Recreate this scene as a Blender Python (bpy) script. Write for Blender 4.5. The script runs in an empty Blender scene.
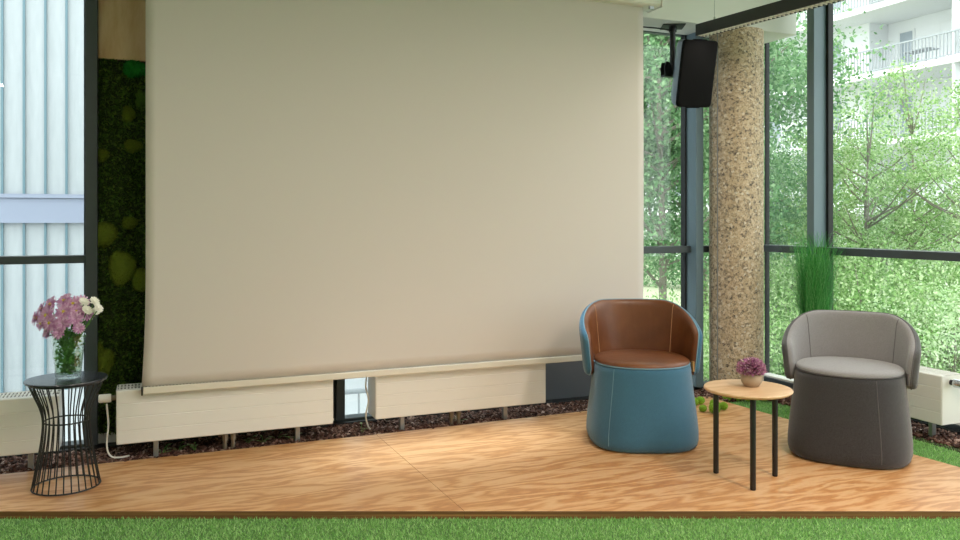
import bpy, bmesh, math, random
import numpy as np
from mathutils import Vector, Matrix

random.seed(7)
rng = np.random.default_rng(11)
C = bpy.context.scene.collection
PI = math.pi

# ------------------------------------------------------------------ helpers
def lin(h):
    h = h.lstrip('#')
    v = [int(h[i:i + 2], 16) / 255 for i in (0, 2, 4)]
    return tuple((c / 12.92 if c <= .04045 else ((c + .055) / 1.055) ** 2.4) for c in v) + (1,)

def tag(o, label=None, cat=None, group=None, kind=None):
    if label: o['label'] = label
    if cat: o['category'] = cat
    if group: o['group'] = group
    if kind: o['kind'] = kind
    return o

def empty(name, loc=(0, 0, 0), rz=0.0, label=None, cat=None, group=None, kind=None):
    o = bpy.data.objects.new(name, None)
    o.empty_display_size = .1
    C.objects.link(o)
    o.location = loc
    o.rotation_euler = (0, 0, rz)
    return tag(o, label, cat, group, kind)

class MB:
    """collects vertices and faces of one mesh"""
    def __init__(self):
        self.v, self.f, self.m = [], [], []
    def add(self, v, f, mi=0):
        b = len(self.v)
        self.v += [tuple(p) for p in v]
        self.f += [tuple(i + b for i in q) for q in f]
        self.m += [mi] * len(f)
        return self
    def box(self, x0, x1, y0, y1, z0, z1, mi=0):
        v = [(x0, y0, z0), (x1, y0, z0), (x1, y1, z0), (x0, y1, z0), (x0, y0, z1), (x1, y0, z1), (x1, y1, z1), (x0, y1, z1)]
        return self.add(v, [(0, 3, 2, 1), (4, 5, 6, 7), (0, 1, 5, 4), (1, 2, 6, 5), (2, 3, 7, 6), (3, 0, 4, 7)], mi)
    def prism(self, poly, z0, z1, mi=0):
        n = len(poly)
        v = [(x, y, z0) for x, y in poly] + [(x, y, z1) for x, y in poly]
        f = [tuple(range(n - 1, -1, -1)), tuple(range(n, 2 * n))] + [(i, (i + 1) % n, n + (i + 1) % n, n + i) for i in range(n)]
        return self.add(v, f, mi)
    def rings(self, rings, closed=True, cap0=True, cap1=True, mi=0, loop=False):
        n = len(rings[0])
        v = [p for r in rings for p in r]
        f = []
        R = len(rings)
        for k in range(R if loop else R - 1):
            k2 = (k + 1) % R
            for i in range(n if closed else n - 1):
                j = (i + 1) % n
                f.append((k * n + i, k * n + j, k2 * n + j, k2 * n + i))
        if cap0 and not loop: f.append(tuple(range(n - 1, -1, -1)))
        if cap1 and not loop: f.append(tuple((R - 1) * n + i for i in range(n)))
        return self.add(v, f, mi)
    def lathe(self, prof, n=32, c=(0, 0, 0), mi=0):
        rings = [[(c[0] + r * math.cos(2 * PI * i / n), c[1] + r * math.sin(2 * PI * i / n), c[2] + z) for i in range(n)] for r, z in prof]
        return self.rings(rings, mi=mi)
    def tube(self, pts, r, n=8, loop=False, mi=0):
        P = [Vector(p) for p in pts]
        rad = r if isinstance(r, (list, tuple)) else [r] * len(P)
        rings = []
        up = None
        for i, p in enumerate(P):
            if loop: t = (P[(i + 1) % len(P)] - P[i - 1])
            else: t = P[min(i + 1, len(P) - 1)] - P[max(i - 1, 0)]
            t.normalize()
            if up is None:
                up = Vector((0, 0, 1)) if abs(t.z) < .9 else Vector((1, 0, 0))
            a = up - t * up.dot(t)
            a.normalize()
            b = t.cross(a)
            up = a
            rings.append([p + (a * math.cos(2 * PI * k / n) + b * math.sin(2 * PI * k / n)) * rad[i] for k in range(n)])
        return self.rings(rings, loop=loop, mi=mi)
    def build(self, name, mat, parent=None, smooth=False, bevel=0, seg=2, angle=40):
        me = bpy.data.meshes.new(name)
        me.from_pydata(self.v, [], self.f)
        mats = mat if isinstance(mat, (list, tuple)) else [mat]
        for m in mats: me.materials.append(m)
        if len(mats) > 1: me.polygons.foreach_set('material_index', self.m)
        bm = bmesh.new(); bm.from_mesh(me)
        bmesh.ops.recalc_face_normals(bm, faces=bm.faces)
        bm.to_mesh(me); bm.free()
        if smooth:
            me.polygons.foreach_set('use_smooth', [True] * len(me.polygons))
            if angle < 180: me.set_sharp_from_angle(angle=math.radians(angle))
        o = bpy.data.objects.new(name, me)
        C.objects.link(o)
        if parent: o.parent = parent
        if bevel:
            b = o.modifiers.new('edge', 'BEVEL'); b.width = bevel; b.segments = seg; b.limit_method = 'ANGLE'
        return o

def raw_mesh(name, verts, nper, mat, parent=None, smooth=False):
    """many separate n-gons given as a flat vertex array (N*nper,3)"""
    me = bpy.data.meshes.new(name)
    nv = len(verts); nf = nv // nper
    me.vertices.add(nv); me.vertices.foreach_set('co', np.ascontiguousarray(verts, dtype=np.float32).ravel())
    me.loops.add(nv); me.loops.foreach_set('vertex_index', np.arange(nv, dtype=np.int32))
    me.polygons.add(nf); me.polygons.foreach_set('loop_start', np.arange(0, nv, nper, dtype=np.int32))
    me.update(calc_edges=True)
    for m in (mat if isinstance(mat, (list, tuple)) else [mat]): me.materials.append(m)
    o = bpy.data.objects.new(name, me); C.objects.link(o)
    if parent: o.parent = parent
    return o

def indexed_mesh(name, verts, faces, mat, parent=None):
    """faces (N,k) index array"""
    me = bpy.data.meshes.new(name)
    nf, k = faces.shape
    me.vertices.add(len(verts)); me.vertices.foreach_set('co', np.ascontiguousarray(verts, dtype=np.float32).ravel())
    me.loops.add(nf * k); me.loops.foreach_set('vertex_index', np.ascontiguousarray(faces, dtype=np.int32).ravel())
    me.polygons.add(nf); me.polygons.foreach_set('loop_start', np.arange(0, nf * k, k, dtype=np.int32))
    me.update(calc_edges=True)
    me.materials.append(mat)
    o = bpy.data.objects.new(name, me); C.objects.link(o)
    if parent: o.parent = parent
    return o

def copy_tree(o, parent=None):
    c = o.copy(); C.objects.link(c)
    if parent: c.parent = parent
    for ch in list(o.children): copy_tree(ch, c)
    return c

# ------------------------------------------------------------------ materials
def mat(name, col, rough=.5, metal=0, spec=.5, coat=0, sheen=0):
    m = bpy.data.materials.new(name); m.use_nodes = True
    b = m.node_tree.nodes['Principled BSDF']
    b.inputs['Base Color'].default_value = lin(col) if isinstance(col, str) else col
    b.inputs['Roughness'].default_value = rough
    b.inputs['Metallic'].default_value = metal
    b.inputs['Specular IOR Level'].default_value = spec
    if coat: b.inputs['Coat Weight'].default_value = coat
    if sheen:
        b.inputs['Sheen Weight'].default_value = sheen
        b.inputs['Sheen Roughness'].default_value = .5
    return m

class NT:
    def __init__(self, m):
        self.t = m.node_tree; self.n = self.t.nodes; self.b = self.n.get('Principled BSDF')
    def new(self, typ, **kw):
        o = self.n.new(typ)
        for k, v in kw.items():
            if k.startswith('_'): setattr(o, k[1:], v)
            else: o.inputs[k.replace('__', ' ')].default_value = v
        return o
    def link(self, a, b): self.t.links.new(a, b)
    def coords(self, scale=(1, 1, 1), rot=(0, 0, 0), space='Object'):
        tc = self.n.new('ShaderNodeTexCoord'); mp = self.n.new('ShaderNodeMapping')
        mp.inputs['Scale'].default_value = scale; mp.inputs['Rotation'].default_value = rot
        self.link(tc.outputs[space], mp.inputs['Vector'])
        return mp.outputs['Vector']
    def noise(self, vec, scale, detail=4, rough=.55, dist=0):
        o = self.new('ShaderNodeTexNoise', Scale=scale, Detail=detail, Roughness=rough, Distortion=dist)
        self.link(vec, o.inputs['Vector']); return o.outputs['Fac']
    def ramp(self, fac, stops, interp='LINEAR'):
        r = self.n.new('ShaderNodeValToRGB'); r.color_ramp.interpolation = interp
        e = r.color_ramp.elements
        e[0].position, e[0].color = stops[0][0], lin(stops[0][1])
        e[1].position, e[1].color = stops[-1][0], lin(stops[-1][1])
        for p, c in stops[1:-1]:
            q = e.new(p); q.color = lin(c)
        self.link(fac, r.inputs['Fac']); return r.outputs['Color']
    def mix(self, a, b, fac, mode='MIX'):
        x = self.n.new('ShaderNodeMix'); x.data_type = 'RGBA'; x.blend_type = mode
        for s, i in ((fac, 0), (a, 6), (b, 7)):
            if hasattr(s, 'is_linked'): self.link(s, x.inputs[i])
            elif isinstance(s, str): x.inputs[i].default_value = lin(s)
            else: x.inputs[i].default_value = s
        return x.outputs[2]
    def math(self, op, a, b=None):
        x = self.n.new('ShaderNodeMath'); x.operation = op
        for s, i in ((a, 0), (b, 1)):
            if s is None: continue
            if hasattr(s, 'is_linked'): self.link(s, x.inputs[i])
            else: x.inputs[i].default_value = s
        return x.outputs[0]
    def bump(self, h, strength=.2, dist=.01):
        o = self.new('ShaderNodeBump', Strength=strength, Distance=dist)
        self.link(h, o.inputs['Height']); self.link(o.outputs['Normal'], self.b.inputs['Normal'])
    def color(self, c): self.link(c, self.b.inputs['Base Color'])
    def island(self):
        g = self.n.new('ShaderNodeNewGeometry'); return g.outputs['Random Per Island']

M = {}
M['black_metal'] = mat('black_powder_coat', '#1d1e20', .45)
M['table_black'] = mat('dark_lacquered_plate', '#2e323a', .22)
M['frame'] = mat('anthracite_aluminium', '#3b4347', .42)
M['frame_side'] = mat('bluegrey_aluminium', '#637883', .4)
M['gasket'] = mat('rubber_gasket', '#141618', .6)
M['white_paint'] = mat('white_wall_paint', '#dedbd0', .7)
M['ceiling_paint'] = mat('ceiling_paint', '#e4e3d8', .8)
M['beam_paint'] = mat('beam_paint', '#dcdcd4', .7)
M['rad'] = mat('radiator_enamel', '#e2dfda', .35)
M['rad_dark'] = mat('radiator_slot', '#6e6a64', .6)
M['steel'] = mat('galvanised_steel', '#a7a9aa', .35, .8)
M['copper'] = mat('pipe_metal', '#8c8070', .4, .7)
M['chrome'] = mat('chrome', '#c9ccd0', .18, 1)
M['white_plastic'] = mat('white_plastic', '#e4e0d8', .4)
M['spandrel'] = mat('dark_panel', '#585c62', .5)
M['lining_brown'] = mat('stitch_thread', '#b98a62', .7)
M['thread_blue'] = mat('blue_thread', '#6f92a6', .8)
M['thread_grey'] = mat('grey_thread', '#5a575a', .8)
M['strap'] = mat('tan_strap', '#c79a62', .6)
M['speaker_black'] = mat('speaker_grille', '#0c0c0e', .9, spec=.2)
M['speaker_cab'] = mat('speaker_cabinet', '#66727e', .4)
M['lamp_body'] = mat('lamp_body', '#32363a', .45)
M['terracotta'] = mat('stone_pot', '#a9947e', .8)
M['soil'] = mat('soil', '#33271d', .9)
M['petal_white'] = mat('white_petal', '#f2f0e4', .6)
M['yellow'] = mat('flower_eye', '#d8c146', .7)
M['stem'] = mat('green_stem', '#4c7a34', .6)
M['house_white'] = mat('white_render', '#d6d8db', .8)
M['house_grey'] = mat('balcony_slab', '#d2d4d6', .8)
M['house_pane'] = mat('house_window', '#8c96a0', .2)
M['house_rail'] = mat('grey_railing', '#8e949a', .5)
M['ledge'] = mat('metal_ledge', '#868ea2', .5)
M['paving'] = mat('paving_slabs', '#a3a8ad', .9)
M['trunk'] = mat('bark_trunk', '#7d776c', .9)
M['ground_out'] = mat('outdoor_ground', '#9aa084', .95)

def speckle_fabric(name, c0, c1, scale=900, rough=.95, sheen=.3, big=None):
    m = mat(name, c0, rough, spec=.2, sheen=sheen); t = NT(m)
    v = t.coords()
    n = t.noise(v, scale, 2, .6)
    col = t.ramp(n, [(.32, c0), (.68, c1)])
    big_n = t.noise(v, 6, 3)
    col = t.mix(col, t.mix(col, '#000000', .12), big_n)
    t.color(col)
    t.bump(n, .35, .002)
    return m
M['wool_blue'] = speckle_fabric('blue_wool', '#345b75', '#4b7994', 700)
M['wool_dark'] = speckle_fabric('charcoal_wool', '#2c2a2d', '#4b494c', 420)
M['wool_mid'] = speckle_fabric('grey_wool_shell', '#434344', '#5f5f61', 420)
M['wool_light'] = speckle_fabric('light_grey_wool', '#7b787a', '#9d9a9c', 500)

def leather():
    m = mat('brown_leather', '#7a4422', .36, spec=.5); t = NT(m)
    v = t.coords()
    a = t.noise(v, 5, 4); b = t.noise(v, 260, 3)
    t.color(t.ramp(a, [(.3, '#5a311b'), (.7, '#774728')]))
    w = t.noise(t.coords((9, 9, 1.6)), 2.2, 3, .5, .6)
    t.bump(t.math('ADD', t.math('MULTIPLY', b, .12), t.math('MULTIPLY', w, 1.0)), .35, .006)
    return m
M['leather'] = leather()

def plywood(name, stops, scale, k, rough, rot=(0, 0, 0), knots=False):
    m = mat(name, stops[0][1], rough, spec=.5); t = NT(m)
    v = t.coords(scale, rot)
    n = t.noise(v, 1.0, 5, .5, .25)
    s = t.math('MULTIPLY', n, k)
    s = t.math('SINE', s)
    s = t.math('ADD', t.math('MULTIPLY', s, .5), .5)
    fine = t.noise(t.coords(tuple(c * 9 for c in scale), rot), 3, 4, .6)
    broad = t.noise(v, .55, 3)
    s = t.math('ADD', t.math('MULTIPLY', s, .46), t.math('ADD', t.math('MULTIPLY', fine, .46), t.math('MULTIPLY', broad, .25)))
    col = t.ramp(s, stops)
    if knots:
        vo = t.new('ShaderNodeTexVoronoi', Scale=6.5); t.link(t.coords((1, 1, .8)), vo.inputs['Vector'])
        kn = t.ramp(vo.outputs['Distance'], [(.03, '#ffffff'), (.09, '#000000')])
        col = t.mix(col, '#5c3f2a', kn)
    t.color(col)
    t.bump(s, .04, .002)
    rr = t.n.new('ShaderNodeMapRange'); rr.inputs['To Min'].default_value = rough - .05; rr.inputs['To Max'].default_value = rough + .08
    t.link(fine, rr.inputs['Value']); t.link(rr.outputs['Result'], t.b.inputs['Roughness'])
    return m
M['ply_floor'] = plywood('plywood_deck', [(.22, '#a86e3e'), (.5, '#c6905e'), (.85, '#d6a97c')], (1.3, 6.5, 1), 52, .34)
M['ply_edge'] = plywood('plywood_edge', [(.3, '#5f3f22'), (.7, '#b08048')], (.6, .6, 90), 9, .7)
M['ply_wall'] = plywood('plywood_panel', [(.2, '#b58d66'), (.55, '#c7a27a'), (.85, '#d2b28b')], (3.2, 1, .75), 30, .6, knots=True)
M['oak'] = plywood('oak_tabletop', [(.2, '#c0976d'), (.55, '#d2ad86'), (.85, '#debc9b')], (1.2, 9, 1), 22, .4)

def island_ramp(name, stops, rough=.8, trans=0, trans_col=None, spec=.3):
    m = mat(name, stops[0][1], rough, spec=spec); t = NT(m)
    col = t.ramp(t.island(), stops)
    t.color(col)
    if trans:
        tr = t.n.new('ShaderNodeBsdfTranslucent')
        mx = t.n.new('ShaderNodeMixShader'); mx.inputs['Fac'].default_value = trans
        t.link(col, tr.inputs['Color'])
        out = t.n['Material Output']
        t.link(t.b.outputs['BSDF'], mx.inputs[1]); t.link(tr.outputs['BSDF'], mx.inputs[2])
        t.link(mx.outputs['Shader'], out.inputs['Surface'])
    return m
M['turf'] = island_ramp('turf_blades', [(0, '#72aa56'), (.5, '#93c572'), (1, '#b9dc98')], .75, .2)
M['turf_base'] = mat('turf_backing', '#567d42', .9)
M['bark'] = island_ramp('bark_chips', [(0, '#2e1d18'), (.35, '#4d332b'), (.7, '#6d4c40'), (.9, '#94766a'), (1, '#b9a196')], .85)
M['bark_base'] = mat('bark_bed', '#2b1c17', .95)
M['moss_dark'] = island_ramp('dark_moss', [(0, '#2e4214'), (.45, '#446120'), (.8, '#57782e'), (1, '#74893a')], .9, .1)
M['moss_base'] = mat('moss_backing', '#2c3c16', .95)
M['moss_bun'] = island_ramp('bun_moss', [(0, '#55621a'), (.5, '#667620'), (1, '#7a882e')], .9, .1)
M['moss_bun_green'] = island_ramp('green_bun_moss', [(0, '#156b1c'), (1, '#2a9136')], .9, .1)
M['moss_ball'] = island_ramp('moss_ball', [(0, '#7aa82e'), (.5, '#97c040'), (1, '#b9d866')], .85, .1)
M['leaf_a'] = island_ramp('leaf_fresh', [(0, '#6c9450'), (.5, '#97b878'), (1, '#c2d4a8')], .55, .4)
M['leaf_b'] = island_ramp('leaf_deep', [(0, '#557f52'), (.5, '#759d6c'), (1, '#9dba90')], .55, .4)
M['leaf_c'] = island_ramp('leaf_pale', [(0, '#a4c690'), (.5, '#bfd6aa'), (1, '#dde8cc')], .55, .4)
M['reed'] = island_ramp('grass_blades', [(0, '#2f7c36'), (.6, '#46a04a'), (1, '#86c67c')], .5, .25)
M['leaf_bouquet'] = island_ramp('bouquet_leaf', [(0, '#2f5f24'), (1, '#5f9440')], .5, .2)
M['petal_pink'] = island_ramp('pink_petal', [(0, '#c78abb'), (.5, '#dcaacf'), (1, '#eed0e6')], .6, .25)
M['petal_bush'] = island_ramp('heather_tips', [(0, '#9c5f88'), (.55, '#c48aae'), (.85, '#deb8cb'), (1, '#98a06c')], .7, .2)

def screen_mat():
    m = mat('screen_cloth', '#cfc6c0', .9, spec=.15); t = NT(m)
    n = t.noise(t.coords(), 900, 2); t.bump(n, .08, .001)
    return m
M['screen'] = screen_mat()
M['screen_bar'] = mat('screen_bar', '#d8d0c2', .5)

def column_mat():
    m = mat('exposed_aggregate', '#b79b77', .75); t = NT(m)
    v = t.coords()
    vo = t.new('ShaderNodeTexVoronoi', Scale=62); t.link(v, vo.inputs['Vector'])
    sep = t.n.new('ShaderNodeSeparateColor'); t.link(vo.outputs['Color'], sep.inputs['Color'])
    c1 = t.ramp(sep.outputs[0], [(0, '#4a4240'), (.1, '#786758'), (.2, '#b09a80'), (.55, '#c8b296'), (.85, '#d6c6ae'), (.95, '#e6ddd0')], 'CONSTANT')
    vo2 = t.new('ShaderNodeTexVoronoi', Scale=150); t.link(v, vo2.inputs['Vector'])
    sep2 = t.n.new('ShaderNodeSeparateColor'); t.link(vo2.outputs['Color'], sep2.inputs['Color'])
    c2 = t.ramp(sep2.outputs[1], [(0, '#3f3a3c'), (.15, '#c0a88a'), (.7, '#d8c8b0')], 'CONSTANT')
    t.color(t.mix(c1, c2, .45))
    t.bump(vo.outputs['Distance'], .3, .004)
    return m
M['column'] = column_mat()

def glass_mat(name, tint='#eef6f2', refl=1.0):
    m = bpy.data.materials.new(name); m.use_nodes = True
    nt = m.node_tree; nt.nodes.clear()
    out = nt.nodes.new('ShaderNodeOutputMaterial'); mx = nt.nodes.new('ShaderNodeMixShader')
    tr = nt.nodes.new('ShaderNodeBsdfTransparent'); gl = nt.nodes.new('ShaderNodeBsdfGlossy')
    lw = nt.nodes.new('ShaderNodeLayerWeight')
    pw = nt.nodes.new('ShaderNodeMath'); pw.operation = 'POWER'; pw.inputs[1].default_value = 5
    fr = nt.nodes.new('ShaderNodeMath'); fr.operation = 'MULTIPLY_ADD'; fr.inputs[1].default_value = .96; fr.inputs[2].default_value = .04
    nt.links.new(lw.outputs['Facing'], pw.inputs[0]); nt.links.new(pw.outputs[0], fr.inputs[0])
    mu = nt.nodes.new('ShaderNodeMath'); mu.operation = 'MULTIPLY'; mu.inputs[1].default_value = refl
    tr.inputs['Color'].default_value = lin(tint); gl.inputs['Roughness'].default_value = .0
    nt.links.new(fr.outputs[0], mu.inputs[0]); nt.links.new(mu.outputs[0], mx.inputs[0])
    nt.links.new(tr.outputs[0], mx.inputs[1]); nt.links.new(gl.outputs[0], mx.inputs[2])
    nt.links.new(mx.outputs[0], out.inputs[0])
    return m
M['pane'] = glass_mat('window_glass', '#f6faf8', .7)
M['vase_glass'] = glass_mat('vase_glass', '#f4f8f5', 1.6)
M['water'] = glass_mat('vase_water', '#eef5ec', .5)

def channel_glass():
    m = mat('channel_glass', '#dfe9ec', .35, spec=.5); t = NT(m)
    n = t.noise(t.coords((6, 1, .8)), 3, 4)
    t.color(t.ramp(n, [(.3, '#a0a6ab'), (.7, '#abb0b5')]))
    return m
M['channel'] = channel_glass()
M['channel_seam'] = mat('channel_seam', '#5c7884', .4)

def emit(name, col, s):
    m = bpy.data.materials.new(name); m.use_nodes = True
    b = m.node_tree.nodes['Principled BSDF']
    b.inputs['Base Color'].default_value = (.8, .8, .8, 1)
    b.inputs['Emission Color'].default_value = col; b.inputs['Emission Strength'].default_value = s
    return m
M['led'] = emit('led_diffuser', (1, .88, .76, 1), 1.6)

# ------------------------------------------------------------------ the camera's ground frame (x along the glazed wall, y towards it)
PSI = math.radians(22.64); CP, SP = math.cos(PSI), math.sin(PSI)
CAM = Vector((.2294, -4.6377, 1.2))
def cam2w(X, D):
    return CAM.x + CP * X + SP * D, CAM.y - SP * X + CP * D

# ------------------------------------------------------------------ setting: shell
RX = 4.442                      # inside face of the right-hand glazing
MB().box(-3.1, 4.6, -7.2, .14, -.25, 0).build('floor', M['turf_base'])['kind'] = 'structure'
MB().box(-3.1, 4.6, -7.2, .14, 3.12, 3.3).build('ceiling', M['ceiling_paint'])['kind'] = 'structure'
MB().box(-3.2, 4.6, -7.35, -7.2, 0, 3.12).build('wall_rear', M['white_paint'])['kind'] = 'structure'
MB().box(-3.2, -3.05, -7.2, .14, 0, 3.12).build('wall_left', M['white_paint'])['kind'] = 'structure'
w = MB()
w.box(-.005, 1.24, 0, .12, 0, 3.12)
w.build('wall_back', M['white_paint'])['kind'] = 'structure'
w = MB(); w.box(2.60, 3.02, .0, .12, 0, 3.12)
w.build('wall_back_spandrel', M['spandrel'])['kind'] = 'structure'
# ceiling beam along the glazing, and the wall strip above it
MB().box(-3.05, RX, -.31, .0, 2.5, 3.12).build('trim_1', M['beam_paint'], bevel=.004)['kind'] = 'structure'
MB().box(RX, 4.6, -7.2, .14, 3.06, 3.12).build('trim_2', M['frame'])['kind'] = 'structure'
# dark floor track under the glazing
MB().box(-3.05, RX, -.075, .0, 0, .03).build('trim_3', M['gasket'], bevel=.004)['kind'] = 'structure'
MB().box(RX - .075, RX, -7.0, -.076, 0, .03).build('trim_4', M['gasket'], bevel=.004)['kind'] = 'structure'

def back_window(name, x0, x1, posts, z1=2.5, tz=(.972, 1.018)):
    w = empty(name, ((x0 + x1) / 2, .02, 0), kind='structure')
    ox = (x0 + x1) / 2
    f = MB()
    f.box(x0 - ox, x1 - ox, -.06, .03, .03, .045); f.box(x0 - ox, x1 - ox, -.0, .05, z1, z1 + .04)
    f.build('window_frame', M['frame'], w, bevel=.003)
    for (a, b, d) in posts:
        p = MB().box(a - ox, b - ox, -d - .02, .03, .045, z1 - .001).build('mullion', M['frame_side'] if d > .1 else M['frame'], w, bevel=.003)
        g = MB().box(a - ox - .012, a - ox - .001, -.03, .02, .045, z1 - .001).build('gasket', M['gasket'], w)
    for zz in (tz,):
        MB().box(x0 - ox, x1 - ox, -.078, .028, zz[0], zz[1]).build('transom', M['frame'], w, bevel=.003)
    MB().box(x0 - ox, x1 - ox, 0.005, .017, .035, z1 - .002).build('glass_pane', M['pane'], w)
    return w
back_window('window_1', -3.05, -.0015, [(-.058, -.002, .09), (-1.6, -1.54, .09)], tz=(.978, 1.018))
back_window('window_2', 1.241, 2.599, [(1.243, 1.292, .06)])
back_window('window_3', 3.021, RX - .001, [(3.732, 3.795, .115)])
w = empty('window_4', (RX, -3.0, 0), kind='structure')
f = MB()
f.box(-.06, .04, -4.0, 2.99, .03, .06); f.box(-.06, .04, -4.0, 2.99, 3.02, 3.06)
f.build('window_frame', M['frame'], w, bevel=.003)
for (y0, w_) in ((-.585, .062), (-3.0, .062), (-5.2, .062)):
    MB().box(-.118, .04, y0 - .0 + 3.0, y0 + w_ + 3.0, .06, 3.019).build('mullion', M['frame_side'], w, bevel=.003)
    MB().box(-.012, .03, y0 - .022 + 3.0, y0 - .001 + 3.0, .06, 3.019).build('gasket', M['gasket'], w)
MB().box(-.006, .03, 2.984, 2.999, .06, 3.019).build('mullion', M['gasket'], w, bevel=.003)
MB().box(-.1, .04, -4.0, 2.96, .972, 1.02).build('transom', M['frame'], w, bevel=.003)
MB().box(-.05, .03, -4.0, 2.99, .0605, .075).build('sill', M['rad'], w, bevel=.003)
MB().box(.005, .017, -4.0, 3.0, .05, 3.04).build('glass_pane', M['pane'], w)

# ------------------------------------------------------------------ plywood panel and moss panel on the back wall
o = MB().box(.0, .62, -.05, -.001, 2.04, 2.499).build('plywood_board', M['ply_wall'], bevel=.002)
tag(o, 'pale knotty plywood board on the wall above the moss panel', 'board')
mp = empty('moss_wall', (.31, -.03, .09), label='tall dark green moss panel with round moss cushions between window and screen', cat='moss panel')
MB().box(-.31, .31, -.005, .029, 0, 1.948).build('backing', M['moss_base'], mp)
N = 26000
def tufts(P, nrm, size, spread=.9):
    """small leaf triangles standing off a surface: P (N,3), nrm (N,3)"""
    n = len(P)
    d = nrm + rng.normal(0, spread, (n, 3)) * .6
    d /= np.linalg.norm(d, axis=1)[:, None]
    s = np.cross(d, rng.normal(0, 1, (n, 3))); s /= np.linalg.norm(s, axis=1)[:, None]
    L = size * rng.uniform(.6, 1.3, (n, 1))
    a = P + s * L * .38; b = P - s * L * .38; c = P + d * L
    return np.stack([a, b, c], 1).reshape(-1, 3)
P = np.stack([rng.uniform(-.31, .31, N), np.full(N, -.004), rng.uniform(0, 1.948, N)], 1)
o = raw_mesh('moss', tufts(P, np.tile([0, -1., 0], (N, 1)), .022), 3, M['moss_dark'], mp); o['kind'] = 'stuff'
def bun(x, z, rx, rz, d, m, name='moss_cushion', parent=mp, base=(.31, -.03, .09)):
    n = int(22000 * max(rx, .03))
    th = rng.uniform(0, 2 * PI, n); cz = rng.uniform(0, 1, n); sr = np.sqrt(1 - cz ** 2)
    nrm = np.stack([sr * np.cos(th), -cz, sr * np.sin(th)], 1)
    bump = 1 + .08 * np.sin(3 * th + x * 9) * sr
    P = nrm * np.array([rx, d, rz]) * bump[:, None] + np.array([x - base[0], -.006, z - base[2]])
    mb = MB()
    rings = []
    for k in range(7):
        a = k / 6 * PI / 2 * .98
        rings.append([((x - base[0]) + rx * .97 * math.cos(a) * math.cos(t) * (1 + .08 * math.sin(3 * t + x * 9) * math.cos(a)), -.006 - d * .97 * math.sin(a), (z - base[2]) + rz * .97 * math.cos(a) * math.sin(t) * (1 + .08 * math.sin(3 * t + x * 9) * math.cos(a))) for t in [2 * PI * i / 24 for i in range(24)]])
    mb.rings(rings)
    o = mb.build(name, m, parent, smooth=True)
    tv = tufts(P, nrm, .0055, .7)
    b = len(o.data.vertices)
    # join the tufts to the cushion in one mesh
    vs = np.empty(b * 3, dtype=np.float32); o.data.vertices.foreach_get('co', vs)
    faces = [tuple(p.vertices) for p in o.data.polygons] + [(b + 3 * i, b + 3 * i + 1, b + 3 * i + 2) for i in range(len(tv) // 3)]
    me = bpy.data.meshes.new(name); me.from_pydata([tuple(q) for q in vs.reshape(-1, 3)] + [tuple(q) for q in tv], [], faces)
    me.materials.append(m); o.data = me
    return o
def onwall(px, py, Y=-.05):
    u = (px - 480) / 800
    x = (u * (4.192 + CP * Y) + 1.997 + SP * Y) / (CP - u * SP)
    D = 4.192 + SP * x + CP * Y
    return x, 1.2 - (py - 220) * D / 800
for (px, py, rx, rz, d, green) in ((135, 69, .06, .045, .05, True), (128.5, 114, .032, .042, .03, False), (133, 146, .045, .034, .03, False),
                                   (102, 155, .032, .034, .03, False), (104, 234, .062, .066, .045, False), (129.5, 223, .038, .032, .03, False),
                                   (122, 268, .068, .092, .04, False), (142, 280, .05, .062, .04, False), (104, 362, .05, .075, .04, False), (97, 352, .03, .05, .03, False), (141, 100, .03, .05, .02, False)):
    x, z = onwall(px, py)
    c = bun(x, z, rx, rz, d, M['moss_bun_green'] if green else (M['moss_bun'] if px != 141 else M['moss_dark']))
    if green: c['label'] = 'bright green moss cushion'

# ------------------------------------------------------------------ projection screen
SX0, SX1, SY = .226, 3.088, -.425
ps = empty('projection_screen', ((SX0 + SX1) / 2, SY, .37), label='large blank white projection screen pulled down in front of the glazing', cat='projection screen')
hw = (SX1 - SX0) / 2
mb = MB(); nx, nz = 60, 40
V = []
for k in range(nz + 1):
    t = k / nz
    for i in range(nx + 1):
        s = i / nx * 2 - 1
        flare = .018 * max(0, (.25 - t) / .25) ** 2
        yy = -.006 * math.sin(t * PI) + .004 * math.sin(s * 5 + 1) * (1 - t) * (t < .5)
        V.append((s * (hw + (flare if s < 0 else 0)), yy, .02 + t * 2.19))
F = [(k * (nx + 1) + i, k * (nx + 1) + i + 1, (k + 1) * (nx + 1) + i + 1, (k + 1) * (nx + 1) + i) for k in range(nz) for i in range(nx)]
mb.add(V, F)
o = mb.build('screen_cloth', M['screen'], ps, smooth=True, angle=180)
sm = o.modifiers.new('thick', 'SOLIDIFY'); sm.thickness = .0012
bar = MB().box(-hw - .012, hw + .012, -.013, .009, -.016, .018).build('bottom_bar', M['screen_bar'], ps, bevel=.005, seg=3)
for s in (-1, 1):
    MB().box(s * (hw + .012) - .004 + s * .004, s * (hw + .012) + .004 + s * .004, -.014, .014, -.02, .02).build('end_cap', M['gasket'], bar, bevel=.002)
case = MB().prism([(-.065, -.0), (-.05, -.012), (.07, -.012), (.085, 0), (.085, .1), (.06, .125), (-.05, .125), (-.065, .11)], -hw - .05, hw + .09)
case.v = [(z, x, y + 2.168) for x, y, z in case.v]
case = case.build('screen_housing', M['white_plastic'], ps, bevel=.004)
for s in (-hw - .056, hw + .096):
    MB().box(s - .006, s + .006, -.07, .09, 2.15, 2.30).build('end_cap', M['white_plastic'], case, bevel=.004)
MB().box(hw + .02, hw + .05, -.045, -.03, 2.138, 2.156).build('screw', M['steel'], case)

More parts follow.
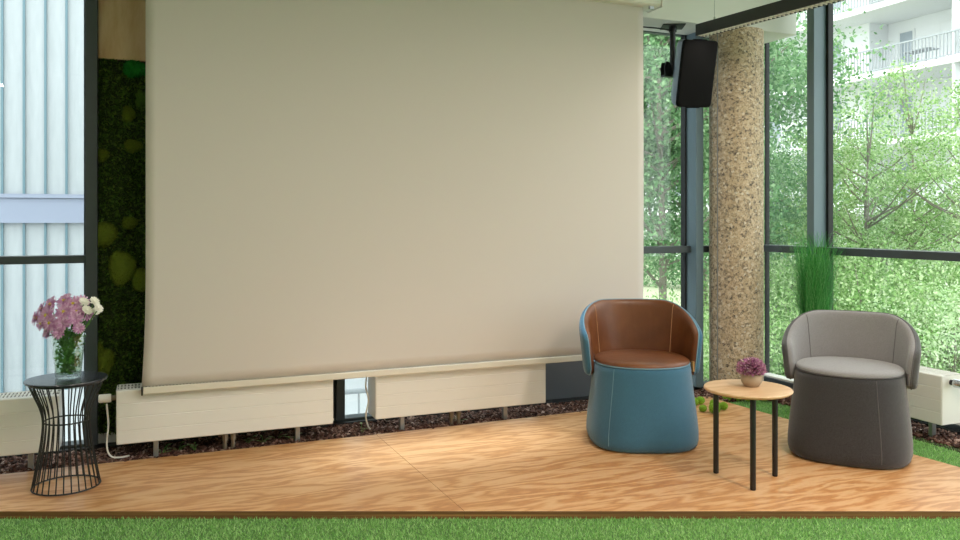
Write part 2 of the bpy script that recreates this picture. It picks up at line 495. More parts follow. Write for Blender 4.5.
# ------------------------------------------------------------------ radiators
def radiator(L, loc, rz, label, legs, pipes=(), valve=None, group='low white radiators along the glazing', H=.262, T=.165):
    """front face at local y=0 looking to -y, x from 0 to L"""
    r = empty('radiator', loc, rz, label, 'radiator', group)
    mb = MB()
    z0, n = .11, 4
    hs = H / n
    prof = []
    for k in range(n):
        a, b = z0 + k * hs, z0 + (k + 1) * hs
        if k: prof += [(.0025, a), (0, a + .0025)]
        else: prof += [(.004, a), (0, a + .004)]
        if k < n - 1: prof += [(0, b - .0025), (.0025, b)]
        else: prof += [(0, b - .004), (.004, b)]
    prof += [(.03, z0 + H), (.03, z0)]
    mb.rings([[(x, y, z) for y, z in prof] for x in (0, L)])
    mb.build('front_panel', M['rad'], r, smooth=False)
    b = MB(); b.box(0.004, L - .004, .031, T, z0 + .004, z0 + H - .012); b.build('body', M['rad'], r, bevel=.003)
    for x in (-.004, L):
        MB().box(x, x + .004, .004, T, z0 + .002, z0 + H - .001).build('side_panel', M['rad'], r, bevel=.001)
    g = MB(); g.box(.002, L - .002, .031, T - .002, z0 + H - .011, z0 + H - .004, 1)
    k = 0.012
    ns = int(L / .016)
    for i in range(ns):
        x = .006 + i * (L - .012) / ns
        g.box(x, x + .008, .032, T - .002, z0 + H - .004, z0 + H, 0)
    for q in (0.031, .095, T - .006): g.box(.002, L - .002, q, q + .006, z0 + H - .004, z0 + H + .0005, 0)
    g.build('top_grille', [M['rad'], M['rad_dark']], r)
    for x in legs:
        l = MB(); l.box(x - .012, x + .012, .055, .085, .0065, z0 + .02); l.box(x - .02, x + .02, .045, .1, .0065, .012)
        l.build('leg', M['steel'], r, bevel=.002)
    for x in pipes:
        p = MB(); p.tube([(x, .06, .0065), (x, .06, z0 + .01)], .011, 10); p.tube([(x, .06, z0 - .045), (x, .06, z0 - .015)], .016, 8)
        p.build('pipe', M['copper'], r, smooth=True)
    if valve:
        x, s = valve
        v = MB(); zc = z0 + H - .045
        v.tube([(x, .07, zc), (x + s * .028, .07, zc)], .013, 12)
        v = v.build('valve', M['copper'], r, smooth=True)
        h = MB(); h.tube([(x + s * .026, .07, zc), (x + s * .03, .07, zc), (x + s * .078, .07, zc), (x + s * .083, .07, zc)], [.018, .021, .021, .015], 18)
        h.build('valve_head', M['white_plastic'], v, smooth=True)
        return r
    return r
RY = -.388
radiator(1.05, (.0985, RY, 0), 0, 'low white radiator under the left half of the screen, beside the moss panel', (.175, .875), (.505, .545), (-.002, -1))
radiator(1.035, (1.389, RY, 0), 0, 'low white radiator under the right half of the screen, right of the floor-level glass gap', (.165, .80), (.46, .505))
radiator(1.4, (-.155 - 1.4, RY, 0), 0, 'low white radiator under the left window behind the wire side table', (.3, 1.28))
rr = radiator(.98, (4.116, -.685, 0), -PI / 2, 'low white radiator at the right-hand glazing behind the grey armchair', (.12, .875))
v = MB(); v.tube([(.98, .07, .335), (1.004, .07, .335)], .014, 12); v = v.build('valve', M['gasket'], rr, smooth=True)
h = MB(); h.tube([(1.004, .07, .335), (1.008, .07, .335), (1.05, .07, .335), (1.052, .07, .335), (1.075, .07, .335), (1.079, .07, .335)], [.018, .023, .023, .02, .019, .012], 20)
h.build('valve_head', M['chrome'], v, smooth=True)

def curve_pts(ctrl, n=10):
    P = [Vector(p) for p in ctrl]; P = [P[0] * 2 - P[1]] + P + [P[-1] * 2 - P[-2]]
    out = []
    for i in range(1, len(P) - 2):
        for k in range(n):
            t = k / n
            a, b, c, d = P[i - 1:i + 3]
            out.append(.5 * ((2 * b) + (c - a) * t + (2 * a - 5 * b + 4 * c - d) * t * t + (3 * b - a - 3 * c + d) * t ** 3))
    return out + [P[-2]]
o = MB().tube(curve_pts([(.05, -.318, .30), (.058, -.33, .2), (.052, -.345, .1), (.07, -.35, .05), (.11, -.33, .034), (.15, -.30, .03)]), .0042, 8).build('cable', M['white_plastic'], smooth=True)
tag(o, 'white cable looping down from the radiator valve beside the moss panel', 'cable')
o = MB().tube(curve_pts([(1.363, -.30, .36), (1.352, -.30, .28), (1.366, -.305, .2), (1.35, -.31, .12), (1.364, -.30, .06), (1.385, -.27, .03)]), .0045, 8).build('cable', M['white_plastic'], smooth=True)
tag(o, 'thin white cable hanging in the gap between the two screen radiators', 'cable')

# ------------------------------------------------------------------ platform
dk = empty('plywood_platform', (1.5, -1.2, 0), label='low plywood platform with a diagonal front edge, carrying chairs and tables', cat='platform')
def fy(x): return -0.9301 - (x - -0.3132) * 0.41708
def deck(poly):
    m = MB(); m.prism([(x - 1.5, y + 1.2) for x, y in poly], 0, .03)
    m.m = [0 if i == 1 else 1 for i in range(len(m.f))]
    o = m.build('deck_board', [M['ply_floor'], M['ply_edge']], dk)
    b = o.modifiers.new('edge', 'BEVEL'); b.width = .0006; b.segments = 1; b.limit_method = 'ANGLE'
    return o
deck([(-1.5, fy(-1.5)), (1.4088, fy(1.4088)), (1.3862, -.388), (-1.5, -.392)])
xr = 3.875
deck([(1.4100, fy(1.41)), (1.3874, -.388), (2.9, -.36), (3.662, -.325), (3.70, -.9), (3.80, -2.25), (xr, fy(xr))])

# ------------------------------------------------------------------ turf and bark (uncountable)
def in_poly(x, y, poly):
    c = np.zeros(len(x), bool); n = len(poly)
    for i in range(n):
        x0, y0 = poly[i]; x1, y1 = poly[(i + 1) % n]
        if y0 == y1: continue
        t = ((y0 > y) != (y1 > y)) & (x < (x1 - x0) * (y - y0) / (y1 - y0) + x0)
        c ^= t
    return c
def blades(x, y, z0, h, wd):
    n = len(x)
    a = rng.uniform(0, 2 * PI, n); l = rng.uniform(0, 1.1, n); b = rng.uniform(0, 2 * PI, n)
    H = h * rng.uniform(.6, 1.2, n)
    dx, dy = np.cos(a) * wd / 2, np.sin(a) * wd / 2
    z = np.full(n, z0)
    p0 = np.stack([x - dx, y - dy, z], 1); p1 = np.stack([x + dx, y + dy, z], 1)
    p2 = np.stack([x + np.cos(b) * l * H, y + np.sin(b) * l * H, z0 + H * np.sqrt(1 - .6 * l * l)], 1)
    return np.stack([p0, p1, p2], 1).reshape(-1, 3)
fr = [(-2.9, -.40), (-1.55, -.40), (-.9, fy(-.9) - .005), (xr + .004, fy(xr) - .005), (3.806, -2.25), (3.706, -.9), (3.668, -.3), (3.8, -.36), (3.95, -.42), (4.09, -.8), (4.12, -1.4), (4.15, -1.75), (4.17, -2.4), (4.17, -4.0), (-2.9, -4.0)]
n = 560000
x = rng.uniform(-2.9, 4.2, n); y = rng.uniform(-4.0, -.3, n)
k = in_poly(x, y, fr)
# keep the density where the lawn can be seen
k &= (y < fy(x)) & (y > fy(x) - .75) | (x > 3.6) | (rng.uniform(0, 1, n) < .45)
x, y = x[k], y[k]
o = raw_mesh('artificial_turf', blades(x, y, 0, .0145, .0042), 3, M['turf'])
tag(o, 'short green artificial turf around the plywood platform', 'turf', kind='stuff')

def chips(n, x0, x1, y0, y1, zf, keep=None):
    x = rng.uniform(x0, x1, n); y = rng.uniform(y0, y1, n)
    if keep is not None:
        k = keep(x, y); x, y = x[k], y[k]; n = len(x)
    c = np.stack([x, y, zf(x, y) + rng.uniform(0, .014, n)], 1)
    L = rng.uniform(.009, .028, (n, 1)); W = rng.uniform(.005, .011, (n, 1)); T = rng.uniform(.002, .0045, (n, 1))
    a = rng.uniform(0, 2 * PI, n); t = rng.normal(0, .35, n); r = rng.normal(0, .5, n)
    u = np.stack([np.cos(a) * np.cos(t), np.sin(a) * np.cos(t), np.sin(t)], 1)
    v0 = np.stack([-np.sin(a), np.cos(a), np.zeros(n)], 1); w0 = np.cross(u, v0)
    v = v0 * np.cos(r)[:, None] + w0 * np.sin(r)[:, None]; w_ = np.cross(u, v)
    V = []
    for sz in (-1, 1):
        for sx, sy in ((-1, -.7), (1, -1), (.8, 1), (-1, .8)):
            V.append(c + u * L * sx + v * W * sy + w_ * T * sz)
    V = np.stack(V, 1).reshape(-1, 3)
    f = np.array([(0, 3, 2, 1), (4, 5, 6, 7), (0, 1, 5, 4), (1, 2, 6, 5), (2, 3, 7, 6), (3, 0, 4, 7)])
    F = (np.arange(n) * 8)[:, None, None] + f[None]
    return V, F.reshape(-1, 4)
V1, F1 = chips(26000, -2.6, 3.68, -.385, -.08, lambda x, y: .004 + 0 * x)
def kp(x, y): return (x > np.where(y > -.42, 3.66, np.where(y > -.8, 4.05, 4.115 + (-.8 - y) * .03)))
V2, F2 = chips(13000, 3.66, 4.365, -2.6, -.08, lambda x, y: .004 + 0 * x, kp)
o = indexed_mesh('bark_mulch', np.concatenate([V1, V2]), np.concatenate([F1, F2 + len(V1)]), M['bark'])
tag(o, 'reddish brown bark mulch in the strip between platform and glazing', 'bark mulch', kind='stuff')
b = MB(); b.box(-2.6, 3.66, -.386, -.076, .0005, .006); b.box(4.1, 4.366, -2.6, -.077, .0005, .006); b.box(3.662, 4.1, -.42, -.077, .0005, .006)
o = b.build('bark_bed', M['bark_base']); tag(o, 'dark earth bed under the bark mulch', 'bed', kind='stuff')

# seedlings sprouting in the bark
def seedling(x, y, label):
    mb = []
    pts = []
    s = MB()
    for k in range(random.randint(4, 6)):
        a = random.uniform(0, 2 * PI); l = random.uniform(.015, .045); h = random.uniform(.02, .05)
        tip = (l * math.cos(a), l * math.sin(a), h)
        s.tube([(0, 0, 0), (tip[0] * .5, tip[1] * .5, h * .7), tip], .0012, 5)
        d = Vector((math.cos(a), math.sin(a), .15)); sd = Vector((-math.sin(a), math.cos(a), 0))
        q = random.uniform(.009, .014); c = Vector(tip)
        pts.append([c, c + d * q * .5 + sd * q * .6, c + d * q * 1.3 + sd * q * .5, c + d * q * 1.9, c + d * q * 1.3 - sd * q * .5, c + d * q * .5 - sd * q * .6])
    r = empty('seedling', (x, y, .012), 0, label, 'seedling', 'green seedlings in the bark')
    s.build('stem', M['stem'], r)
    l = MB()
    for p in pts: l.add(p, [(0, 1, 2, 3, 4, 5)])
    l.build('leaves', M['leaf_a'], r)
SL = 'small fresh green seedling in the bark under the left screen radiator'
for x, y in ((.30, -.30), (.38, -.27), (.46, -.31), (.72, -.27), (.80, -.30), (.88, -.25), (.95, -.29)): seedling(x, y, SL)
seedling(1.9, -.29, 'small green seedling in the bark under the right screen radiator')
seedling(1.33, -.3, 'small green seedling in the bark in the gap between the screen radiators')

# ------------------------------------------------------------------ column
cl = empty('round_column', (4.01, -.195, 0), label='round exposed aggregate concrete column standing in the glazed corner', cat='column')
MB().lathe([(.181, 0), (.181, 2.499)], 56).build('shaft', M['column'], cl, smooth=True)
MB().lathe([(.186, .0), (.186, .016), (.1815, .02)], 56).build('base_ring', M['gasket'], cl, smooth=True)
MB().box(-.184, -.178, -.028, -.024, .02, 2.498).build('joint_strip', M['steel'], cl)

# ------------------------------------------------------------------ loudspeaker and its mount
sx, sy = 3.486, -.185
sp = empty('speaker_mount', (sx, sy, 2.5), label='black ceiling mount with plate, pole and clamp holding the loudspeaker', cat='speaker mount')
pl = MB(); a0 = math.radians(18)
pl.prism([(.105 * math.cos(a0 + k * PI / 2), .105 * math.sin(a0 + k * PI / 2)) for k in range(4)], -.008, -.0005); pl.build('ceiling_plate', M['black_metal'], sp, bevel=.002)
MB().tube([(0, 0, -.008), (0, 0, -.33)], .019, 16).build('pole', M['black_metal'], sp, smooth=True)
MB().lathe([(.026, -.04), (.026, -.008)], 16).build('collar', M['black_metal'], sp, smooth=True)
c = MB()
for s in (-1, 1):
    c.add([], [])
    ring = []
    pr = [(.0, -.05), (.05, -.05), (.055, -.02), (.05, .02), (.03, .045), (.005, .04), (-.005, 0)]
    c.rings([[(-.078 + p * 1.0, s * .022 + t, -.29 + q) for p, q in pr] for t in (-.003, .003)])
c.box(-.078, .0, -.024, .024, -.345, -.335)
c.tube([(-.045, -.03, -.275), (-.045, .03, -.275)], .009, 10)
c.build('clamp', M['black_metal'], sp, bevel=.001)
MB().tube([(0, 0, -.27), (.06, -.07, -.27)], .012, 10).build('arm', M['black_metal'], sp, smooth=True)
MB().tube(curve_pts([(-.028, 0, -.03), (-.1, .02, -.02), (-.3, .06, -.012), (-.5, .1, -.006)]), .005, 8).build('speaker_cable', M['gasket'], sp, smooth=True)
ld = empty('loudspeaker', (0, 0, 0), label='black loudspeaker tilted downwards on the ceiling mount in front of the column', cat='loudspeaker')
cx, cy = cam2w((697 - 480) / 800 * 5.13, 5.13)
ld.location = (cx, cy, 1.2 + (220 - 74) / 800 * 5.13)
front = math.atan2(CAM.y - cy, CAM.x - cx) + math.radians(26)      # azimuth the front looks to
ld.rotation_euler = (Matrix.Rotation(front + PI / 2, 3, 'Z') @ Matrix.Rotation(math.radians(15), 3, 'X')).to_euler()
W2, H2, DD = .118, .212, .2
def rr_poly(w, h, r, n=5):
    out = []
    for cx_, cy_, a in ((w - r, h - r, 0), (-w + r, h - r, PI / 2), (-w + r, -h + r, PI), (w - r, -h + r, 1.5 * PI)):
        for k in range(n): out.append((cx_ + r * math.cos(a + k / (n - 1) * PI / 2), cy_ + r * math.sin(a + k / (n - 1) * PI / 2)))
    return out
cab = MB(); rs = []
for (yy, k, r) in ((0.012, 1, .02), (.05, 1, .02), (.10, .93, .02), (DD, .62, .03), (DD + .008, .56, .03)):
    rs.append([(x, yy, z) for x, z in rr_poly(W2 * k, H2 * (1 - (1 - k) * .35), r)])
cab.rings(rs).build('cabinet', M['speaker_cab'], ld, smooth=True)
g = MB(); g.rings([[(x, yy, z) for x, z in rr_poly(W2 * k, H2 * k2, .022)] for yy, k, k2 in ((.013, 1.005, 1.003), (-.004, 1.0, 1.0), (-.012, .95, .97), (-.0135, .85, .9))])
g.build('front_grille', M['speaker_black'], ld, smooth=True)
MB().box(-.05, .05, DD + .0085, DD + .02, -.06, .06).build('mount_bracket', M['black_metal'], ld, bevel=.003)
for s in (-1, 1):
    MB().box(-.045, .045, -.004, .03, s * H2 - .006, s * H2 + .006).build('grille_lug', M['speaker_black'], ld, bevel=.004)

# ------------------------------------------------------------------ pendant lamp
lx, ly, ang = 3.409, -.531, math.atan2(-.921, .13)
pn = empty('pendant_lamp', (lx, ly, 2.35), ang, 'long black linear pendant lamp with white louvre hanging near the column', 'lamp')
LL = 2.4
MB().box(0, LL, -.004, .004, .004, .075).box(0, LL, .064, .072, .004, .075).box(0, LL, -.004, .072, .068, .075).box(0, .006, -.004, .072, .004, .075).box(LL - .006, LL, -.004, .072, .004, .075).build('body', M['lamp_body'], pn)
MB().box(.008, LL - .008, .006, .062, .055, .06).build('diffuser', M['led'], pn)
lo = MB()
for i in range(int(LL / .03)):
    x = .015 + i * .03
    lo.box(x, x + .002, .005, .063, .002, .03)
lo.box(.006, LL - .006, .033, .035, .002, .03)
lo.build('louvre', M['white_plastic'], pn)
for x in (.12, LL - .15):
    MB().tube([(x, .034, .075), (x, .034, .77)], .0016, 6).build('suspension_wire', M['steel'], pn)
    MB().tube([(x, .034, .075), (x, .034, .1)], .006, 8).build('wire_grip', M['chrome'], pn)
MB().tube(curve_pts([(.9, .03, .075), (.86, .028, .15), (.9, .02, .3), (1.1, .03, .5), (1.2, .03, .77)]), .002, 6).build('power_cord', M['white_plastic'], pn)
la = bpy.data.lights.new('pendant_light', 'AREA'); la.shape = 'RECTANGLE'; la.size = LL - .05; la.size_y = .05; la.energy = 9; la.color = (1, .87, .76)
lo_ = bpy.data.objects.new('lamp_light', la); C.objects.link(lo_); lo_.parent = pn; lo_.location = (LL / 2, .034, -.005)
# unseen copies of the pendant, added further back to brighten the room
for i, (x, y) in enumerate(((2.75, -2.7), (1.0, -2.6), (-1.2, -2.6))):
    c = copy_tree(pn); c.location = (x, y, 2.6); c.rotation_euler.z = math.radians(-90)
    c['label'] = ['long black pendant lamp over the middle of the room', 'long black pendant lamp over the camera side of the room', 'long black pendant lamp near the left wall'][i]
    for ch in c.children:
        if ch.type == 'LIGHT':
            ch.data = ch.data.copy(); ch.data.energy = (74, 36, 28)[i]

c = copy_tree(pn); c.location = (.55, -.80, 2.95); c.rotation_euler.z = 0  # extra out-of-view pendant, added to cast the whitish band on the platform
c['label'] = 'long black pendant lamp high over the platform, parallel to the screen'
for ch in c.children:
    if ch.type == 'LIGHT':
        ch.data = ch.data.copy(); ch.data.energy = 3.4; ch.data.spread = math.radians(19); ch.data.size = 1.5; ch.data.color = (.74, .9, 1.0)
    if ch.name.startswith(('suspension_wire', 'wire_grip', 'power_cord')): ch.scale.z = .24; ch.location.z = .058
# ------------------------------------------------------------------ armchairs
def armchair(name, loc, rz, label, mats, seam_at, top):
    base_m, seat_m, shell_m, line_m, seam_m, line_seam = mats
    r = empty(name, loc, rz, label, 'armchair')
    NS = 64
    def sq(a, n=2.55, rot=0):
        c, s = math.cos(a), math.sin(a)
        return (abs(c) ** n + abs(s) ** n) ** (-1 / n)
    mb = MB(); rings = []
    R = .284
    for z, k, e in ((0, .86, 2.9), (.004, .93, 2.9), (.016, .975, 2.9), (.04, 1.0, 2.8), (.08, 1.0, 2.75), (.14, .985, 2.65), (.20, .962, 2.55), (.27, .934, 2.45), (.34, .908, 2.35), (.385, .895, 2.3), (.408, .886, 2.25), (.416, .87, 2.2), (.419, .84, 2.2)):
        rings.append([(R * k * sq(a, e) * math.cos(a), R * k * sq(a, e) * math.sin(a) - .005, z) for a in [2 * PI * i / NS for i in range(NS)]])
    mb.rings(rings)
    base = mb.build('base', base_m, r, smooth=True, angle=180)
    # seams down the base
    for a in [math.radians(q) for q in seam_at]:
        pts = []
        for z, k, e in ((.03, .996, 2.8), (.08, 1.0, 2.75), (.14, .985, 2.65), (.20, .962, 2.55), (.27, .934, 2.45), (.34, .908, 2.35), (.385, .895, 2.3), (.41, .884, 2.25)):
            q = R * k * sq(a, e)
            pts.append((q * math.cos(a), q * math.sin(a) - .005, z))
        MB().tube(pts, .0016, 6).build('seam', seam_m, base, smooth=True)
    # seat pad
    mb = MB(); rings = []
    for z, k in ((.414, .845), (.420, .868), (.428, .874), (.436, .862), (.442, .83), (.446, .77), (.451, .6), (.454, .35), (.455, .1)):
        rings.append([(R * k * sq(a, 2.2) * math.cos(a), R * k * sq(a, 2.2) * math.sin(a) - .005, z) for a in [2 * PI * i / NS for i in range(NS)]])
    seat = mb.rings(rings).build('seat', seat_m, r, smooth=True, angle=180)
    MB().tube([(R * .874 * sq(a, 2.2) * math.cos(a), R * .874 * sq(a, 2.2) * math.sin(a) - .005, .4215) for a in [2 * PI * i / 72 for i in range(72)]], .0035, 6, loop=True).build('piping', seam_m, seat, smooth=True)
    # wrap-around back, outer shell and inner lining
    A = math.radians(103)
    NT_ = 72
    def sm(a, b, x):
        t = max(0, min(1, (x - a) / (b - a))); return t * t * (3 - 2 * t)
    def prof(t):
        at = abs(t)
        zt = top - .14 * sm(.30, 1.02, at) - .02 * sm(.0, .5, at) * 0
        zb = .335 + .012 * sm(.5, 1, at)
        e = max(0, (at - .86) / .14)
        k = math.sqrt(max(0.0, 1 - e ** 2.4))
        zc = (zt + zb) / 2; h = (zt - zb) / 2 * (.62 + .38 * k)
        th = .028 * (.35 + .65 * math.sqrt(max(0, 1 - e ** 3)))
        return zc, h, th
    def point(t, b, off=0.0):
        """b: angle round the cross-section, 0 outer, pi inner"""
        zc, h, th = prof(t)
        n = 5.0
        c, s = math.cos(b), math.sin(b)
        q = (abs(c) ** 2.6 + abs(s) ** n) ** (-1 / n) if False else 1
        cx_ = math.copysign(abs(c) ** (2 / 3.2), c); sz_ = math.copysign(abs(s) ** (2 / 7.0), s)
        z = zc + h * sz_
        lean = .276 + .03 * sm(.33, .70, z)
        rad = lean + th * cx_ + off
        a = PI / 2 + t * A
        e = 2.25
        q = rad * sq(a, e) / 1.0
        return (q * math.cos(a), q * math.sin(a), z)
    ts = [(-1 + 2 * i / NT_) for i in range(NT_ + 1)]
    def half(b0, b1, name_, m_, par=None):
        nb = 22
        rings = [[point(t, b0 + (b1 - b0) * j / nb) for j in range(nb + 1)] for t in ts]
        return MB().rings(rings).build(name_, m_, par or r, smooth=True, angle=60)
    shell = half(-PI / 2, PI / 2, 'backrest', shell_m)
    lining = half(PI / 2, 3 * PI / 2, 'backrest_lining', line_m)
    path = [point(t, PI / 2, 0) for t in ts] + [point(1, PI / 2 - PI * j / 8) for j in range(1, 8)][::1] 
    path = [point(t, PI / 2) for t in ts] + [point(t, -PI / 2) for t in ts[::-1]]
    MB().tube(path, .0032, 6, loop=True).build('piping', seam_m, shell, smooth=True)
    for t in (-.46, .46):
        MB().tube([point(t, PI - q, -.0005) for q in [(-1.25 + 2.5 * j / 14) for j in range(15)]], .0017, 6).build('seam', line_seam, lining, smooth=True)
    MB().box(-.004, .004, -.011, .011, -.028, .028).build('tab', M['strap'] if seat_m is M['leather'] else line_seam, shell, bevel=.002)
    tb = shell.children[-1]
    p = point(-.995, PI / 2); tb.location = (point(-.985, PI)[0], point(-.985, PI)[1], .40)
    tb.rotation_euler.z = math.radians(20)
    return r
def facing(X, D, turn):
    """z rotation so that local -y looks at the camera, then turned to the viewer's right by turn degrees"""
    x, y = cam2w(X, D)
    a = math.atan2(CAM.y - y, CAM.x - x) + math.radians(turn)
    return a + PI / 2
bx, by = cam2w(.858, 4.265)
armchair('armchair', (bx, by, .03), facing(.858, 4.265, 11), 'tub armchair with brown leather seat and back on a blue upholstered base',
         (M['wool_blue'], M['leather'], M['wool_blue'], M['leather'], M['thread_blue'], M['lining_brown']), (-132, 90), .718)
gx, gy = cam2w(1.859, 4.03)
armchair('armchair', (gx, gy, .03), facing(1.859, 4.03, -3), 'tub armchair in light and dark grey wool beside the round table',
         (M['wool_dark'], M['wool_light'], M['wool_mid'], M['wool_light'], M['thread_grey'], M['thread_grey']), (-60, 90), .680)

# ------------------------------------------------------------------ round wooden table and its plant
tx, ty = cam2w(1.2075, 3.608)
tb = empty('side_table', (tx, ty, .03), label='small round wooden table with three black legs between the armchairs', cat='table')
MB().lathe([(.0, .396), (.17, .396), (.184, .400), (.192, .407), (.192, .411), (.189, .4146), (.18, .4150), (.0, .4150)], 72).build('tabletop', M['oak'], tb, smooth=True, angle=30)
for X, D in ((1.0915, 3.70), (1.183, 3.467), (1.348, 3.656)):
    lx_, ly_ = cam2w(X, D)
    MB().tube([(lx_ - tx, ly_ - ty, .0), (lx_ - tx, ly_ - ty, .004), (lx_ - tx, ly_ - ty, .396)], [.011, .0125, .0125], 16).build('leg', M['black_metal'], tb, smooth=True)
fr_ = MB()
for X, D in ((1.0915, 3.70), (1.183, 3.467), (1.348, 3.656)):
    lx_, ly_ = cam2w(X, D); fr_.tube([(0, 0, .388), (lx_ - tx, ly_ - ty, .388)], .007, 8)
fr_.build('frame', M['black_metal'], tb)
qx, qy = cam2w(1.233, 3.635)
pt = empty('potted_plant', (qx, qy, .445), label='pink heather-like plant in a small round stone bowl on the wooden table', cat='plant')
MB().lathe([(.0, 0), (.027, 0), (.034, .004), (.044, .02), (.0475, .036), (.046, .05), (.042, .058), (.038, .058), (.037, .05), (0, .048)], 40).build('pot', M['terracotta'], pt, smooth=True, angle=50)
n = 5200
th = rng.uniform(0, 2 * PI, n); cz = rng.uniform(-.35, 1, n); s_ = np.sqrt(1 - cz ** 2)
nr = np.stack([s_ * np.cos(th), s_ * np.sin(th), cz], 1)
P = nr * np.array([.054, .054, .043]) * rng.uniform(.55, 1.05, (n, 1)) + np.array([0, 0, .078])
o = raw_mesh('flowering_foliage', tufts(P, nr, .013, .6), 3, M['petal_bush'], pt); o['label'] = 'dense pink and mauve flowering tips'
s = MB()
for i in range(40):
    a = random.uniform(0, 2 * PI); l = random.uniform(.01, .05)
    s.tube([(0, 0, .045), (l * .5 * math.cos(a), l * .5 * math.sin(a), .07), (l * math.cos(a), l * math.sin(a), .115 - l * .6)], .0008, 4)
s.build('stems', M['stem'], pt)

# ------------------------------------------------------------------ wire side table, vase, bouquet
wx, wy = cam2w(-1.819, 3.519)
wt = empty('wire_side_table', (wx, wy, .03), label='black wire side table with hourglass frame carrying the glass vase', cat='table')
MB().lathe([(0, .463), (.155, .463), (.164, .465), (.166, .470), (.164, .4745), (.16, .475), (0, .475)], 64).build('tabletop', M['table_black'], wt, smooth=True, angle=30)
def ring(rad, z, r=.0035, nm='ring'):
    MB().tube([(rad * math.cos(2 * PI * i / 64), rad * math.sin(2 * PI * i / 64), z) for i in range(64)], r, 8, loop=True).build(nm, M['black_metal'], wt, smooth=True)
ring(.1355, .0045); ring(.0895, .29); ring(.148, .459)
prof_w = curve_pts([(.148, 0, .46), (.128, 0, .41), (.104, 0, .35), (.0935, 0, .29), (.1005, 0, .2), (.118, 0, .1), (.1355, 0, .003)], 5)
for i in range(28):
    a = 2 * PI * i / 28
    MB().tube([(p.x * math.cos(a), p.x * math.sin(a), p.z) for p in prof_w], .0028, 6).build('wire', M['black_metal'], wt, smooth=True)

vx, vy = wx + .006, wy + .008
VZ = .506
vs = empty('vase', (vx, vy, VZ), label='clear glass vase full of flower stems on the black wire table', cat='vase')
vb = MB(); vb.lathe([(.0, 0), (.046, 0), (.051, .004), (.053, .02), (.058, .07), (.064, .13), (.071, .185), (.0725, .188), (.071, .190), (.068, .186), (.061, .13), (.055, .07), (.050, .022), (.046, .018), (0, .016)], 48)
vb.build('glass', M['vase_glass'], vs, smooth=True, angle=60)
MB().lathe([(0, .017), (.0455, .019), (.0495, .024), (.0545, .07), (.059, .115), (0, .115)], 40).build('water', M['water'], vs, smooth=True, angle=50)

RT = Vector((CP, -SP, 0)); FW = Vector((SP, CP, 0)); UP = Vector((0, 0, 1))
def petal_head(rad, rows, npet, cup, width):
    """quads of narrow petals; rows from outside in"""
    V = []
    for k in range(rows):
        L = rad * (1 - .2 * k); tilt = cup + .32 * k
        for i in range(npet - 1 * k):
            a = 2 * PI * (i + .5 * (k % 2)) / (npet - k) + random.uniform(-.08, .08)
            d = Vector((math.cos(a), math.sin(a), 0)); sd = Vector((-math.sin(a), math.cos(a), 0))
            tl = tilt + random.uniform(-.15, .15)
            p0 = d * rad * .1; p1 = d * L * .55 * math.cos(tl) + UP * L * .55 * math.sin(tl); p2 = d * L * math.cos(tl * .7) + UP * L * math.sin(tl * .8)
            w_ = L * width
            V.append(([p0 - sd * w_ * .4, p1 - sd * w_, p2 - sd * w_ * .55, p2 + d * L * .08, p2 + sd * w_ * .55, p1 + sd * w_, p0 + sd * w_ * .4]))
    m = MB()
    for p in V: m.add(p, [(0, 1, 5, 6), (1, 2, 4, 5), (2, 3, 4)])
    return m
def flower(dx, dd, z, rad, col, label, group, face, closed=False):
    r = empty('chrysanthemum', (vx, vy, VZ), 0, label, 'flower', group)
    tip = RT * dx + FW * dd + UP * z
    root = Vector((-dx * .28 + random.uniform(-.02, .02), -dd * .3, .022))
    root = Vector((max(-.03, min(.03, root.x)), max(-.03, min(.03, root.y)), .022))
    rim = RT * (dx * .42) + FW * (dd * .42) + UP * .18
    l = Vector((rim.x, rim.y)).length
    if l > .056: rim.x *= .056 / l; rim.y *= .056 / l
    MB().tube(curve_pts([root, (root + rim) / 2 , rim, tip - UP * .006], 6), .0022, 6).build('stem', M['stem'], r, smooth=True)
    hd = petal_head(rad, 5 if not closed else 6, 15, .12 if not closed else .5, .17 if col is M['petal_pink'] else .24).build('flower_head', col, r)
    hd.location = tip
    nrm = (face).normalized()
    hd.rotation_euler = nrm.to_track_quat('Z', 'Y').to_euler()
    if not closed:
        MB().lathe([(0, -.004), (rad * .2, -.002), (rad * .24, rad * .12), (rad * .17, rad * .24), (0, rad * .28)], 14).build('flower_centre', M['yellow'], hd, smooth=True)
PXM = 3.519 / 800
gp, gw = 'pink chrysanthemums in the vase', 'white chrysanthemums in the vase'
LP, LW = 'pink chrysanthemum in the glass vase on the wire table', 'white chrysanthemum on the right of the bouquet in the glass vase'
for (px, py, dd, rad, closed) in ((52, 304, .0, .032, 0), (61, 301, .03, .032, 0), (70, 304, .02, .032, 0), (43, 309, .01, .03, 0), (53, 314, -.04, .038, 0), (66, 311, -.02, .034, 0), (76, 311, -.01, .03, 0),
                                  (40, 317, -.01, .03, 0), (58, 321, -.06, .034, 0), (68, 322, -.05, .032, 1), (77, 318, -.03, .03, 1), (48, 322, -.04, .026, 0), (82, 315, 0.02, .026, 1), (80, 327, -.03, .022, 1), (53, 332, -.03, .022, 1), (66, 330, -.06, .026, 1), (60, 308, .06, .032, 0), (74, 303, .05, .03, 0)):
    dx = (66.5 + (px - 62) * 1.12 - 6 - 66.5) * PXM; z = (377 - py) * PXM
    special = (px, py) == (53, 314)
    fc = RT * dx * 6 + UP * (.25 + 2.2 * max(0, z - .25)) - FW * (.7 - dd * 4) 
    flower(dx, dd, z, rad * 1.2, M['petal_pink'], 'large open pink chrysanthemum with yellow eye at the front of the bouquet' if special else LP, None if special else gp, fc, bool(closed))
